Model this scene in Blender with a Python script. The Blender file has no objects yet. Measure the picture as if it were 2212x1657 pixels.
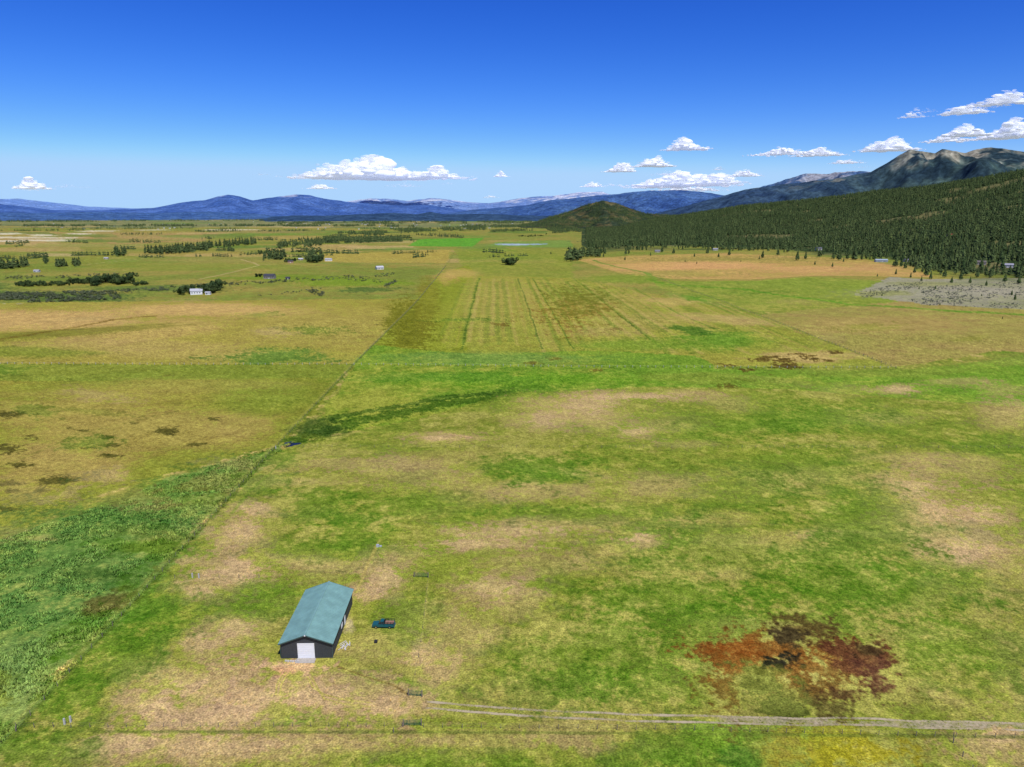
import bpy, math, numpy as np, bmesh
from mathutils import Vector
rng=np.random.default_rng(7)
R=math.radians
CAMH=100.0; F=1536.0; CX=1106.0; CY=828.5; P=R(13.49)
sc=bpy.context.scene
# ---------- survey helpers: bearings and depressions -> ground positions (metres) ----------
def ray(px,py):
    x=(np.asarray(px,float)-CX)/F; y=-(np.asarray(py,float)-CY)/F
    return x, math.cos(P)+y*math.sin(P), -math.sin(P)+y*math.cos(P)
def G(px,py,z=0.0):
    a,b,c=ray(px,py); t=(CAMH-z)/(-c); return np.array([a*t,b*t])
def ang(px,py):
    a,b,c=ray(px,py); return np.arctan2(a,b), c/np.sqrt(a*a+b*b)
# ---------- noise ----------
def _h(ix,iy,s):
    h=(ix.astype(np.int64)*374761393+iy.astype(np.int64)*668265263+s*1274126177)&0xffffffff
    h=((h^(h>>13))*1274126177)&0xffffffff
    return ((h^(h>>16))&0xffff)/65535.0
def vn(x,y,s=0):
    x=np.asarray(x,float);y=np.asarray(y,float)
    ix=np.floor(x);iy=np.floor(y);fx=x-ix;fy=y-iy
    fx=fx*fx*(3-2*fx);fy=fy*fy*(3-2*fy)
    a=_h(ix,iy,s);b=_h(ix+1,iy,s);c=_h(ix,iy+1,s);d=_h(ix+1,iy+1,s)
    return (a*(1-fx)+b*fx)*(1-fy)+(c*(1-fx)+d*fx)*fy
def fbm(x,y,s=0,o=4):
    t=0;a=.5;f=1.0;n=0
    for i in range(o):
        c_,s_=math.cos(i*1.1+.5),math.sin(i*1.1+.5)
        t=t+a*vn((x*c_-y*s_)*f+i*17.3,(x*s_+y*c_)*f-i*9.1,s+i);n+=a;a*=.55;f*=2.03
    return t/n
def sst(a,b,x):
    t=np.clip((x-a)/(b-a),0,1);return t*t*(3-2*t)
def lin(c):
    c=np.asarray(c,float);return np.where(c<=.04045,c/12.92,((c+.055)/1.055)**2.4)
def c8(r,g,b): return np.array([r,g,b])/255.0
# ---------- mesh helpers ----------
def make(name,V,Fc,mat,col=None,smooth=False,link=True,parent=None):
    V=np.asarray(V,np.float32);Fc=np.asarray(Fc,np.int32);n=Fc.shape[1]
    me=bpy.data.meshes.new(name)
    me.vertices.add(len(V));me.vertices.foreach_set("co",V.ravel())
    me.loops.add(Fc.size);me.loops.foreach_set("vertex_index",Fc.ravel())
    me.polygons.add(len(Fc));me.polygons.foreach_set("loop_start",np.arange(0,Fc.size,n,dtype=np.int32))
    me.polygons.foreach_set("use_smooth",np.full(len(Fc),smooth,dtype=bool))
    me.update(calc_edges=True)
    if col is not None:
        ca=me.color_attributes.new(name="Col",type='FLOAT_COLOR',domain='POINT')
        c=np.ones((len(V),4),np.float32);c[:,:3]=col;ca.data.foreach_set("color",c.ravel())
    if mat: me.materials.append(mat)
    ob=bpy.data.objects.new(name,me)
    if link: sc.collection.objects.link(ob)
    if parent: ob.parent=parent
    return ob
def newmat(name):
    m=bpy.data.materials.new(name);m.use_nodes=True
    nt=m.node_tree;b=nt.nodes["Principled BSDF"];return m,nt,b
def simple(name,rgb,rough=.7,var=.12,scale=2.0,metal=0):
    m,nt,b=newmat(name)
    tc=nt.nodes.new("ShaderNodeTexCoord");no=nt.nodes.new("ShaderNodeTexNoise");no.inputs["Scale"].default_value=scale;no.inputs["Detail"].default_value=6
    mr=nt.nodes.new("ShaderNodeMapRange");mr.inputs[1].default_value=.3;mr.inputs[2].default_value=.7
    mr.inputs[3].default_value=1-var;mr.inputs[4].default_value=1+var
    vm=nt.nodes.new("ShaderNodeVectorMath");vm.operation='SCALE';vm.inputs[0].default_value=rgb
    L=nt.links.new
    L(tc.outputs["Object"],no.inputs["Vector"]);L(no.outputs["Fac"],mr.inputs[0]);L(mr.outputs[0],vm.inputs["Scale"]);L(vm.outputs[0],b.inputs["Base Color"])
    b.inputs["Roughness"].default_value=rough;b.inputs["Metallic"].default_value=metal
    b.inputs["Specular IOR Level"].default_value=.3
    return m
def vcolmat(name,rough=.95,spec=.05,detail=None):
    m,nt,b=newmat(name);L=nt.links.new
    at=nt.nodes.new("ShaderNodeAttribute");at.attribute_name="Col"
    b.inputs["Roughness"].default_value=rough;b.inputs["Specular IOR Level"].default_value=spec
    last=at.outputs["Color"]
    if detail:
        tc=nt.nodes.new("ShaderNodeTexCoord")
        for (s,lo,hi) in detail:
            no=nt.nodes.new("ShaderNodeTexNoise");no.inputs["Scale"].default_value=s;no.inputs["Detail"].default_value=3;no.inputs["Roughness"].default_value=.6
            mr=nt.nodes.new("ShaderNodeMapRange");mr.inputs[1].default_value=.32;mr.inputs[2].default_value=.68;mr.inputs[3].default_value=lo;mr.inputs[4].default_value=hi
            L(tc.outputs["Object"],no.inputs["Vector"]);L(no.outputs["Fac"],mr.inputs[0])
            vm=nt.nodes.new("ShaderNodeVectorMath");vm.operation='SCALE';L(last,vm.inputs[0]);L(mr.outputs[0],vm.inputs["Scale"]);last=vm.outputs[0]
    L(last,b.inputs["Base Color"])
    return m,nt,b,last
def box(cx,cy,cz,sx,sy,sz,rz=0):
    v=np.array([[x,y,z] for z in(-.5,.5) for y in(-.5,.5) for x in(-.5,.5)])*[sx,sy,sz]
    c,s=math.cos(rz),math.sin(rz)
    v=np.stack([v[:,0]*c-v[:,1]*s+cx,v[:,0]*s+v[:,1]*c+cy,v[:,2]+cz],1)
    f=np.array([[0,2,3,1],[4,5,7,6],[0,1,5,4],[2,6,7,3],[0,4,6,2],[1,3,7,5]]);return v,f
def merge(parts):
    V=[];Fs=[];o=0
    for v,f in parts: V.append(v);Fs.append(np.asarray(f)+o);o+=len(v)
    return np.concatenate(V),np.concatenate(Fs)
KALB=.9
# ---------- terrain height ----------
edge_px=[(1180,516),(1250,528),(1262,545),(1320,545),(1480,541),(1560,540),(1700,548),(1790,558),(1900,562),(1990,592),(2060,604),(2212,608),(2400,615)]
eth=[];er=[]
for px,py in edge_px:
    g=G(px,py);eth.append(math.atan2(g[0],g[1]));er.append(math.hypot(*g))
eth=np.array(eth);er=np.array(er)
sky_px=[(1330,476),(1420,470),(1480,462),(1540,453),(1600,443),(1700,434),(1760,428),(1830,419),(1900,409),(2000,400),(2100,385),(2160,375),(2212,364),(2300,348),(2500,336)]
sth=[];sel=[]
for px,py in sky_px:
    t,e=ang(px,py);sth.append(float(t));sel.append(float(e))
sth=np.array(sth);sel=np.array(sel)
def r_edge(th): return np.interp(th,eth,er)
def hill(th,r):
    rb=r_edge(th)*1.12; rr=np.interp(th,[R(8),R(20),R(35),R(50)],[4600,4300,3900,3800])
    H=np.maximum(0,(CAMH-14)+rr*np.interp(th,sth,sel))
    H=H*sst(R(7),R(12),th)*(1-sst(R(60),R(85),th))
    s=np.clip((r-rb)/(rr-rb),0,1)
    x=r*np.sin(th);y=r*np.cos(th)
    up=s**1.35
    n=(fbm(x/420,y/420,31,4)-.5)
    up=up+n*.6*s*(1-s)*1.6
    dn=1-.5*sst(1,2.0,r/rr)
    return np.where(r<rr,H*np.maximum(up,0),H*dn)
def terr(x,y):
    r=np.hypot(x,y);t=np.arctan2(x,y);return hill(t,r)+sst(250,1200,r)*(fbm(x/260,y/260,5,3)-.5)*6
def GT(px,py):
    a,b,c=[float(q) for q in ray(px,py)]
    t=np.arange(100,6000,4.0);x=a*t;y=b*t;z=CAMH+c*t;h=terr(x,y)
    i=np.argmax(z<=h) if (z<=h).any() else len(t)-1
    return np.array([x[i],y[i]])
# ---------- ground sheet ----------
thetas=np.concatenate([np.arange(-180,-60,4),np.arange(-60,-41,.5),np.arange(-41,41,.072),np.arange(41,60,.5),np.arange(60,180,4)])
deps=np.concatenate([[90],np.arange(86,50,-3),np.arange(49,5,-.06),np.arange(5,.22,-.027)])
rs=CAMH/np.tan(np.radians(deps));rs[0]=0
rs=np.concatenate([rs,[32000,42000,60000,90000]])
TH,RR=np.meshgrid(np.radians(thetas),rs)
X=(RR*np.sin(TH)).ravel();Y=(RR*np.cos(TH)).ravel()
NT=len(thetas);NR=len(rs)
Z=terr(X,Y)
N=len(X);RRr=RR.ravel()
n3=fbm(X/3.2,Y/3.2,1,4);n12=fbm(X/13,Y/13,2,4);n45=fbm(X/48,Y/48,3,4);n200=fbm(X/210,Y/300,4,4)
n1=fbm(X/.9,Y/.9,8,3)
ng=np.where(RRr<900,n1,.5+(n3-.5)*.8)
green=c8(112,135,40);olive=c8(143,141,58);tan=c8(174,153,94)
mix=lambda a,b,t:a+(b-a)*t[:,None]
C=mix(np.broadcast_to(green,(N,3)),olive,sst(.35,.59,n45*.45+n12*.25+n3*.3))
C=mix(C,tan,.75*sst(.52,.64,n45*.42+n12*.28+n3*.3))
pseed=[100]
def patch(px,py,hx,hy,col,a=.8,soft=.35,warp=.5,gr=.35,sh=0):
    """elliptical vegetation patch: surveyed centre and half-sizes"""
    pseed[0]+=3
    c=G(px,py);ax=G(px+hx,py-sh)-c;ay=(G(px,py-hy)-G(px,py+hy))/2
    M=np.linalg.inv(np.array([[ax[0],ay[0]],[ax[1],ay[1]]]))
    dx=X-c[0];dy=Y-c[1]
    u=M[0,0]*dx+M[0,1]*dy;v=M[1,0]*dx+M[1,1]*dy
    I=np.nonzero((np.abs(u)<2)&(np.abs(v)<2))[0]
    if len(I)==0:return
    u=u[I];v=v[I]
    d=np.sqrt(u*u+v*v)+warp*1.8*(fbm(u*1.6+pseed[0],v*1.6,pseed[0],4)-.5)+gr*2.2*(n3[I]-.5)+gr*1.6*(n12[I]-.5)+gr*1.7*(ng[I]-.5)
    w=a*(1-sst(1-soft,1+soft,d))
    C[I]=C[I]+(np.asarray(col)-C[I])*w[:,None]
def inpoly(pts,x,y):
    ins=np.zeros(len(x),bool);n=len(pts);j=n-1
    for i in range(n):
        xi,yi=pts[i];xj,yj=pts[j]
        if yi!=yj: ins^=((yi>y)!=(yj>y))&(x<(xj-xi)*(y-yi)/(yj-yi)+xi)
        j=i
    return ins
def field(pts,col,a=1.0,wob=3.0,col2=None,th=.5):
    P_=[G(*p) for p in pts];A=np.array(P_)
    I=np.nonzero((X>A[:,0].min()-30)&(X<A[:,0].max()+30)&(Y>A[:,1].min()-30)&(Y<A[:,1].max()+30))[0]
    x=X[I]+(n12[I]-.5)*wob*3+(n3[I]-.5)*wob;y=Y[I]+(n45[I]-.5)*wob*3
    k=inpoly(P_,x,y);I=I[k]
    col=np.broadcast_to(np.asarray(col),(len(I),3))
    if col2 is not None: col=mix(col,np.asarray(col2),sst(th-.12,th+.12,n200[I]*.3+n45[I]*.3+n12[I]*.2+n3[I]*.2))
    C[I]=C[I]+(col-C[I])*a
def stroke(pts,w,col,a=.8,rough=.5,world=False,wob=0):
    P_=[np.array(p) if world else G(*p) for p in pts]
    A=np.array(P_);m=w*3+wob*2
    I=np.nonzero((X>A[:,0].min()-m)&(X<A[:,0].max()+m)&(Y>A[:,1].min()-m)&(Y<A[:,1].max()+m))[0]
    if len(I)==0:return
    x=X[I]+(n45[I]-.5)*wob*2;y=Y[I]+(n45[I]-.5)*wob;d=np.full(len(I),1e9)
    for p,q in zip(P_[:-1],P_[1:]):
        e=q-p;t=np.clip(((x-p[0])*e[0]+(y-p[1])*e[1])/(e@e),0,1)
        d=np.minimum(d,np.hypot(x-p[0]-t*e[0],y-p[1]-t*e[1]))
    d=d/(w*.5)+rough*2*(n3[I]-.5)+rough*(n12[I]-.5)+rough*1.5*(ng[I]-.5)
    k=a*(1-sst(.6,1.4,d));C[I]=C[I]+(np.asarray(col)-C[I])*k[:,None]
# far valley
field([(-400,463),(2700,463),(2700,660),(-400,660)],c8(150,140,66),1,10,c8(120,132,50),.5)
field([(-400,462),(2700,462),(2700,492),(-400,492)],c8(142,138,88),.85,20,c8(108,120,76),.5)  # most distant floor: haze put into the ground colour
field([(-300,498),(500,502),(420,525),(-300,530)],c8(164,140,82),.85,10,c8(146,138,70),.55)
field([(-300,545),(420,548),(300,575),(-300,600)],c8(142,138,58),.7,10,c8(112,130,46),.5)
rf=np.random.default_rng(5)
for k in range(110):   # patchwork of far fields
    py=474+90*rf.random()**1.2;px=rf.uniform(-60,1180);s=(py-460)/100
    w_=rf.uniform(40,110)*(.5+s);h_=rf.uniform(2,6)*s+.4;sk_=rf.uniform(-30,30)
    c=[c8(110,136,52),c8(172,150,90),c8(132,138,58),c8(184,160,104),c8(96,120,46),c8(152,140,66)][rf.integers(6)]
    field([(px-w_,py-h_),(px+w_+sk_,py-h_),(px+w_,py+h_),(px-w_-sk_,py+h_)],c,rf.uniform(.35,.75),8)
for (x,y,w,h) in[(40,513,70,2.5),(110,519,60,2),(10,521,50,2),(90,508,30,1.5),(170,505,30,1.2),(20,505,30,1.5),(150,514,28,1.5),(210,499,40,1.2),(500,497,60,1.5),(330,497,40,1)]: patch(x,y,w,h,c8(205,198,168),.85,.3,.7)
patch(130,552,60,3,c8(182,162,112),.7);patch(60,540,80,4,c8(166,144,84),.6);patch(300,515,120,4,c8(163,142,84),.6);patch(560,500,120,3,c8(150,137,80),.7)
patch(250,560,260,6,c8(128,138,50),.5);patch(420,575,200,8,c8(124,140,46),.5)
field([(690,548),(975,540),(965,568),(700,566)],c8(166,150,68),.9,5)
field([(905,517),(1045,514),(1020,533),(880,532)],c8(98,154,44),.95,4)
field([(1075,522),(1230,518),(1240,534),(1050,533)],c8(116,144,60),.8,5)
patch(1110,528,42,1.6,c8(160,176,196),.9,.2);patch(1160,527,20,1,c8(150,170,195),.8,.2)
field([(980,538),(1230,538),(1240,600),(1010,600)],c8(124,142,44),.75,6,c8(142,142,56),.5)
TB=[(-200,487,560,487,60),(560,487,900,488,60),(0,477,1150,471,120),(600,481,1150,479,80),(-200,469,500,468,160),(690,519,890,517,35),(730,507,900,500,60),(860,497,1050,494,70),(1180,499,1260,496,60),(1260,522,1400,520,60)]
for (x0,y0,x1,y1,w) in TB: stroke([(x0,y0),(x1,y1)],w,c8(60,76,48),.85,.9,wob=30)
# left willow lands
patch(100,640,170,12,c8(84,108,46),.8,.4,.6);patch(330,622,150,7,c8(90,114,46),.7);patch(150,600,200,6,c8(108,128,46),.7);patch(-100,620,120,16,c8(80,108,42),.7)
patch(500,560,200,5,c8(150,140,70),.6);patch(640,600,150,6,c8(114,136,36),.8);patch(760,612,130,8,c8(118,142,36),.85);patch(800,628,60,6,c8(80,106,40),.7,.3,.8)
patch(720,660,200,5,c8(122,140,40),.6)
field([(-400,652),(130,656),(0,662),(-400,672)],c8(160,152,126),.7,3)
# left upper field
field([(-500,662),(160,650),(905,648),(765,787),(-700,787)],c8(156,146,62),.95,4,c8(134,136,46),.54)
patch(90,690,230,22,c8(188,158,96),.85,.4,.5);patch(400,668,220,14,c8(190,160,96),.85,.4,.6);patch(330,710,150,20,c8(180,155,88),.7,.4,.6,sh=12)
patch(100,722,300,9,c8(112,116,34),.6,.4,.6,sh=20);patch(690,700,140,40,c8(164,150,74),.6,.5);patch(430,765,260,12,c8(166,148,82),.5);patch(250,745,240,14,c8(174,152,90),.5)
stroke([(0,735),(130,712),(240,690),(330,682)],6,c8(110,94,28),.7,.8,wob=6)
patch(590,770,110,16,c8(96,130,42),.8,.4,.7,.7);patch(40,760,150,10,c8(114,132,38),.6)
# left middle field
field([(-900,787),(763,787),(628,955),(540,975),(230,1070),(-200,1230),(-1200,1500)],c8(147,141,54),.95,4,c8(126,133,42),.5)
field([(-900,787),(763,787),(735,815),(-900,835)],c8(118,139,44),.5,3)
patch(330,930,260,50,c8(160,143,72),.75,.5);patch(120,1000,160,40,c8(166,147,78),.75,.5);patch(560,850,110,40,c8(124,140,44),.6)
patch(130,890,200,30,c8(160,145,70),.7);patch(420,830,200,14,c8(160,149,72),.5);patch(520,920,80,24,c8(164,147,76),.6);patch(250,850,260,14,c8(158,146,68),.5)
for (x,y,w,h) in[(15,895,40,5),(65,946,16,4),(12,970,30,10),(40,1003,20,4),(120,1040,32,9),(185,967,18,3.5),(355,932,26,9),(245,962,14,4),(10,1045,26,7),(230,945,14,3),(460,905,10,3),(290,915,14,2),(180,930,12,2),(90,1060,14,4),(420,960,22,3),(20,1060,18,5),(10,1100,30,6),(240,985,20,3),(150,925,12,2)]:
    patch(x,y,w,h,c8(88,86,30),.85,.35,.9,.9)
# left marsh strip
field([(640,950),(560,975),(440,1010),(230,1090),(-100,1200),(-900,1500),(-900,2300),(-200,1850),(20,1600),(300,1300),(580,985)],c8(106,134,54),.92,5,c8(124,140,62),.56)
patch(150,1200,260,120,c8(92,128,56),.55,.5,.6,.9,sh=40);patch(80,1330,150,60,c8(92,130,56),.55,.5,.6,.9);patch(430,1050,120,45,c8(84,124,44),.6,.5,.6,.9,sh=30)
patch(240,1300,70,20,c8(98,92,40),.8,.4,.8,.7,sh=18);patch(200,1240,70,14,c8(78,106,38),.7);patch(330,1180,60,16,c8(116,130,42),.8)
patch(10,1480,120,70,c8(126,146,76),.6);patch(60,1420,120,50,c8(118,144,70),.6,.5);patch(180,1380,90,30,c8(130,142,66),.5);patch(-20,1590,90,40,c8(100,134,44),.7)
# centre strip
field([(945,592),(1245,600),(1640,680),(1930,795),(762,790),(905,648)],c8(153,149,58),.9,3,c8(132,141,46),.5)
field([(945,592),(1012,572),(1025,590),(1000,650),(1010,760),(800,790),(765,788),(890,668)],c8(130,140,36),.75,3)
patch(880,700,46,60,c8(110,112,24),.85,.3,.35,.5,sh=-8);patch(925,640,24,50,c8(126,124,34),.6)
patch(990,590,40,9,c8(180,157,84),.8);patch(965,600,22,12,c8(180,153,84),.6);patch(1070,640,70,50,c8(166,153,74),.55,.5)
patch(1310,650,130,26,c8(164,147,74),.6);patch(1420,690,90,16,c8(172,153,84),.6);patch(1320,700,90,22,c8(156,147,70),.6)
# mown swaths, parallel to the boundary fence
def vp(x0,y): return 1069+(x0-1069)*(y-460)/140.0
rm=np.random.default_rng(17)
for k,x0 in enumerate(np.arange(1008,1400,6.5)):
    ya=600+rm.uniform(-4,14)+(max(0,x0-1245)*.28);yb=rm.uniform(715,775)
    c=[c8(112,130,42),c8(172,157,84),c8(140,143,54),c8(160,150,72)][k%4 if rm.random()<.75 else rm.integers(4)]
    stroke([(vp(x0,ya),ya),(vp(x0,(ya+yb)/2),(ya+yb)/2),(vp(x0,yb),yb)],rm.uniform(2.5,5.5),c,rm.uniform(.3,.6),1.0,wob=1)
for x0 in(1035,1118,1150,1240): stroke([(vp(x0,600),600),(vp(x0,680),680),(vp(x0,755),755)],1.8,c8(86,110,30),.7,.8,wob=1.5)
for k in range(16):
    xs=1420+k*17;stroke([(xs,610+k*4.5),(xs+110,655+k*4.5),(xs+190,688+k*4.5)],rm.uniform(2,4),[c8(112,132,44),c8(176,156,90),c8(142,144,60)][k%3],.45,1.0,wob=1)
stroke([(1440,600),(1560,650),(1700,690),(1880,735)],2.0,c8(106,128,38),.75,.4,wob=1);stroke([(1480,600),(1600,650),(1740,690)],1.6,c8(108,126,40),.65,.4,wob=1);stroke([(1370,620),(1450,670),(1560,720)],2.5,c8(96,125,32),.6,.6,wob=3)
patch(1235,655,60,28,c8(136,106,34),.6,.4,.9,1.3);patch(1250,640,55,22,c8(102,124,30),.5,.4,.9,1.3)
patch(1450,650,60,10,c8(182,159,90),.7)
patch(1520,640,50,10,c8(100,144,36),.75);patch(1560,690,90,10,c8(182,157,98),.6,sh=-8);patch(1610,690,80,8,c8(174,155,92),.5,sh=-12)
patch(1560,735,90,18,c8(98,138,34),.8,.4,.6);patch(1500,715,50,8,c8(70,108,24),.75,.3,.8,sh=-5);patch(1400,745,140,14,c8(114,142,40),.7)
# lush cross band
field([(765,790),(800,745),(1010,765),(1300,758),(1500,770),(1560,800),(1960,800),(2212,770),(2500,800),(2212,880),(1700,840),(1400,835),(1100,850),(900,905),(660,950)],c8(108,143,38),.85,3,c8(138,148,48),.55)
patch(1050,775,260,13,c8(112,144,64),.6,.5);patch(830,830,60,14,c8(134,147,50),.7);patch(1150,822,330,14,c8(102,143,28),.6,.5);patch(960,815,200,10,c8(92,134,34),.55);patch(1900,800,200,16,c8(136,145,56),.6);patch(1500,815,120,12,c8(140,145,56),.5)
stroke([(650,948),(720,925),(800,905),(900,885),(980,868),(1050,860),(1100,850)],13,c8(76,104,24),.85,.9,wob=3)
stroke([(700,905),(760,895),(850,880),(950,860),(1060,850)],7,c8(68,96,26),.65,.9,wob=4);patch(690,925,60,22,c8(60,82,26),.65,.4,.6)
patch(1730,772,110,13,c8(182,159,96),.85,.3,.5);patch(1880,768,60,8,c8(168,155,84),.7)
for (x,y,w,h) in[(1660,773,30,3),(1640,778,20,4),(1695,780,26,4),(1745,770,18,4),(1700,790,28,5),(1762,778,12,3),(1575,835,22,5),(1805,762,16,3),(1615,800,14,3),(1570,790,12,3),(1790,780,10,2),(1720,765,12,2)]: patch(x,y,w,h,c8(96,82,28),.85,.35,.8,1.0)
for (x,y) in[(1200,775),(1150,785),(1285,800),(1080,700),(1330,712)]: patch(x,y,14,3,c8(110,92,30),.6,.3,.8,.9)
# right side
field([(1640,680),(1940,650),(2500,670),(2600,790),(2150,760),(1930,795)],c8(162,142,80),.9,4,c8(146,141,66),.46)
patch(1880,700,180,20,c8(170,144,84),.5)
field([(1250,560),(1360,552),(1560,548),(1860,560),(1990,590),(2020,600),(1760,598),(1640,603),(1450,600),(1340,590)],c8(184,152,88),.95,6,c8(164,145,72),.48)
patch(1530,575,150,10,c8(198,156,98),.8,.4,.6);patch(1740,582,110,9,c8(194,154,96),.7);patch(1900,578,80,8,c8(187,150,94),.6);patch(1400,572,60,7,c8(190,157,90),.7)
patch(1620,560,200,4,c8(132,130,56),.6,.4,.7,.8);patch(1450,590,120,5,c8(140,143,60),.5,.4,.7,.8)
field([(1400,604),(1640,606),(1760,600),(2000,615),(1900,640),(1940,655),(1640,675),(1440,625)],c8(126,146,48),.85,5,c8(146,147,60),.52)
stroke([(1405,600),(1440,612),(1520,618),(1600,622),(1700,640),(1850,660),(2212,680)],12,c8(96,140,32),.8,.7,wob=8)
stroke([(1280,560),(1330,575),(1400,590),(1420,602)],8,c8(96,136,42),.6,.6,wob=5)
patch(1340,600,90,9,c8(122,144,44),.7)
field([(1850,640),(1920,600),(2000,604),(2300,600),(2600,610),(2600,680),(2212,668),(2000,660)],c8(152,149,122),.92,6,c8(128,132,92),.52)
patch(2080,635,200,10,c8(162,157,134),.5,.5,.8);patch(2000,615,80,5,c8(140,142,84),.7);patch(1900,636,60,7,c8(140,144,76),.7,.4,.8)
# main meadow
field([(660,955),(900,905),(1100,850),(1400,835),(1700,840),(2212,880),(2700,860),(3200,1500),(3200,2400),(-400,2400),(20,1590),(600,975)],c8(122,139,42),.45,2)
rg=np.random.default_rng(99)
for k in range(170):
    py=rg.uniform(600,1640);px=rg.uniform(-50,2260);s=(py-460)/1000
    if py<1000 and rg.random()<.3: continue
    c=[c8(92,126,32),c8(164,151,80),c8(136,145,48),c8(178,158,102),c8(110,124,38),c8(170,152,90)][rg.integers(6)]
    patch(px,py,rg.uniform(40,130)*(s+.3),rg.uniform(12,38)*s,c,rg.uniform(.25,.55),.4,.9,.9,sh=rg.uniform(-20,20)*s)
MT=[(1350,855,150,9,.8),(1250,880,110,26,.65),(1180,900,60,22,.7),(1290,902,70,22,.6),(1440,915,70,16,.5),(970,945,85,10,.8),(1930,842,60,10,.8),(2080,825,70,8,.6),(2170,845,60,18,.6),(1480,960,60,9,.5),(1380,935,60,14,.7),(1500,850,80,8,.6),
   (560,1100,60,18,.8),(520,1150,65,40,.9),(490,1225,85,38,.95),(430,1270,60,20,.8),(640,1040,120,10,.5),(760,1000,110,14,.6),(900,1020,120,26,.6),(1010,1060,60,30,.45),(1130,1050,90,24,.45),(1200,1060,100,22,.6),(1400,1050,110,30,.6),(1240,1130,150,14,.6),(1390,1165,50,20,.95),(1100,1150,170,22,.7),(1040,1175,110,16,.7),
   (830,1240,50,42,.8),(790,1280,40,30,.7),(860,1200,60,20,.6),(1060,1270,80,30,.65),(1130,1300,70,30,.6),(920,1420,60,50,.8),(960,1440,60,30,.6),(1000,1360,90,40,.6),(680,1220,100,30,.45),(1180,1220,120,20,.5),(1640,1170,130,20,.45),(1560,1240,70,12,.4),
   (640,1440,60,14,.8),(430,1400,70,30,.7),(500,1370,60,40,.7),(400,1470,130,50,.85),(330,1520,90,36,.95),(550,1500,180,60,.85),(720,1500,160,44,.85),(480,1540,200,40,.9),(850,1525,90,30,.8),(300,1600,130,40,.8),(500,1620,220,40,.7),(760,1600,180,26,.6),(1020,1600,200,24,.5),
   (2000,1110,90,60,.8),(2060,1170,110,60,.85),(1960,1050,90,50,.7),(2110,1120,80,50,.7),(2170,1210,80,40,.6),(2150,1290,70,40,.5),(2080,1010,110,30,.6),(1950,990,90,16,.5),(1700,1040,140,30,.5),(1520,1120,100,16,.4),(2180,900,70,30,.6),(1900,900,80,20,.5),(2160,1600,90,50,.9),(2200,1480,60,50,.5),(2000,1500,100,30,.4),(2190,1390,50,40,.5)]
for (x,y,w,h,a) in MT: patch(x,y,w,h,c8(178,156,102),a*.88,.4,.85,.85)
for (x,y,w,h,a) in MT:
    if a>.6: patch(x+rng.uniform(-.3,.3)*w,y+rng.uniform(-.3,.3)*h,w*.5,h*.5,c8(198,171,122),.75*a,.35,.95,1.1)
for (x,y,w,h,a) in[(1170,1010,100,28,.7),(1160,1030,60,14,.5),(900,1095,120,24,.4),(1320,1110,200,20,.4),(1600,1060,120,40,.3),(1750,1010,150,50,.35),(1850,1120,120,90,.5),(1800,1250,180,90,.5),(1560,1180,140,60,.3),(1450,1280,160,60,.5),(1300,1400,190,80,.45),(1200,1480,150,40,.4),(1560,1350,140,60,.5),(1420,1480,150,50,.4),(680,1090,70,40,.5),(240,1400,100,70,.6),(150,1500,70,60,.6),(330,1310,70,60,.6),(560,1300,90,30,.5),(560,1040,60,20,.5),(600,990,50,14,.5),(2050,1400,160,70,.5),(1980,1270,160,50,.4),(2150,960,80,22,.4),(1600,920,150,20,.4),(1780,900,120,24,.5),(90,1620,90,30,.5),(1500,1640,80,40,.5),(950,1640,200,20,.4),(700,1180,120,30,.35),(760,1150,80,30,.4),(880,1340,60,60,.4),(2000,1150,200,20,.2)]:
    patch(x,y,w,h,c8(94,131,30),a*.9,.5,.7,.8)
patch(1800,1600,110,40,c8(160,156,40),.7,.35,.7,1.0);patch(1860,1630,90,30,c8(166,158,36),.6,.4,.8,1.0);patch(1560,1590,70,40,c8(110,142,38),.7);patch(1690,1625,60,30,c8(160,150,58),.5);patch(1600,1640,40,25,c8(76,114,32),.6,.4,.8)
# rust coloured wet patch with a pale rim
patch(1730,1440,230,90,c8(158,148,78),.45,.3,.7,.8)
rust=c8(134,94,36)
for (x,y,w,h,cc,a) in[(1640,1410,108,42,rust,.9),(1740,1440,120,46,rust,.85),(1560,1480,46,56,c8(118,98,38),.85),(1590,1440,58,36,c8(138,96,36),.85),(1780,1480,120,46,c8(116,94,38),.8),(1720,1360,56,26,c8(98,84,38),.85),(1700,1375,34,16,c8(74,68,36),.7),(1870,1430,68,46,c8(112,78,42),.9),(1900,1470,52,42,c8(106,76,46),.85),(1790,1530,66,22,c8(92,84,38),.75),(1700,1530,50,18,c8(92,104,36),.7),(1640,1475,72,34,c8(132,141,58),.9),(1700,1510,40,20,c8(128,135,56),.7),(1690,1428,28,14,c8(54,54,30),.95),(1840,1495,64,16,c8(90,72,38),.7),(1600,1400,40,14,c8(150,96,34),.6),(1880,1400,22,14,c8(90,78,38),.8),(1770,1450,34,12,c8(150,126,56),.5),(1680,1450,34,10,c8(112,114,42),.6)]:
    patch(x,y,w,h,cc,a,.4,.7,.95)
patch(1250,1570,160,8,c8(150,143,72),.5)
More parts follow.
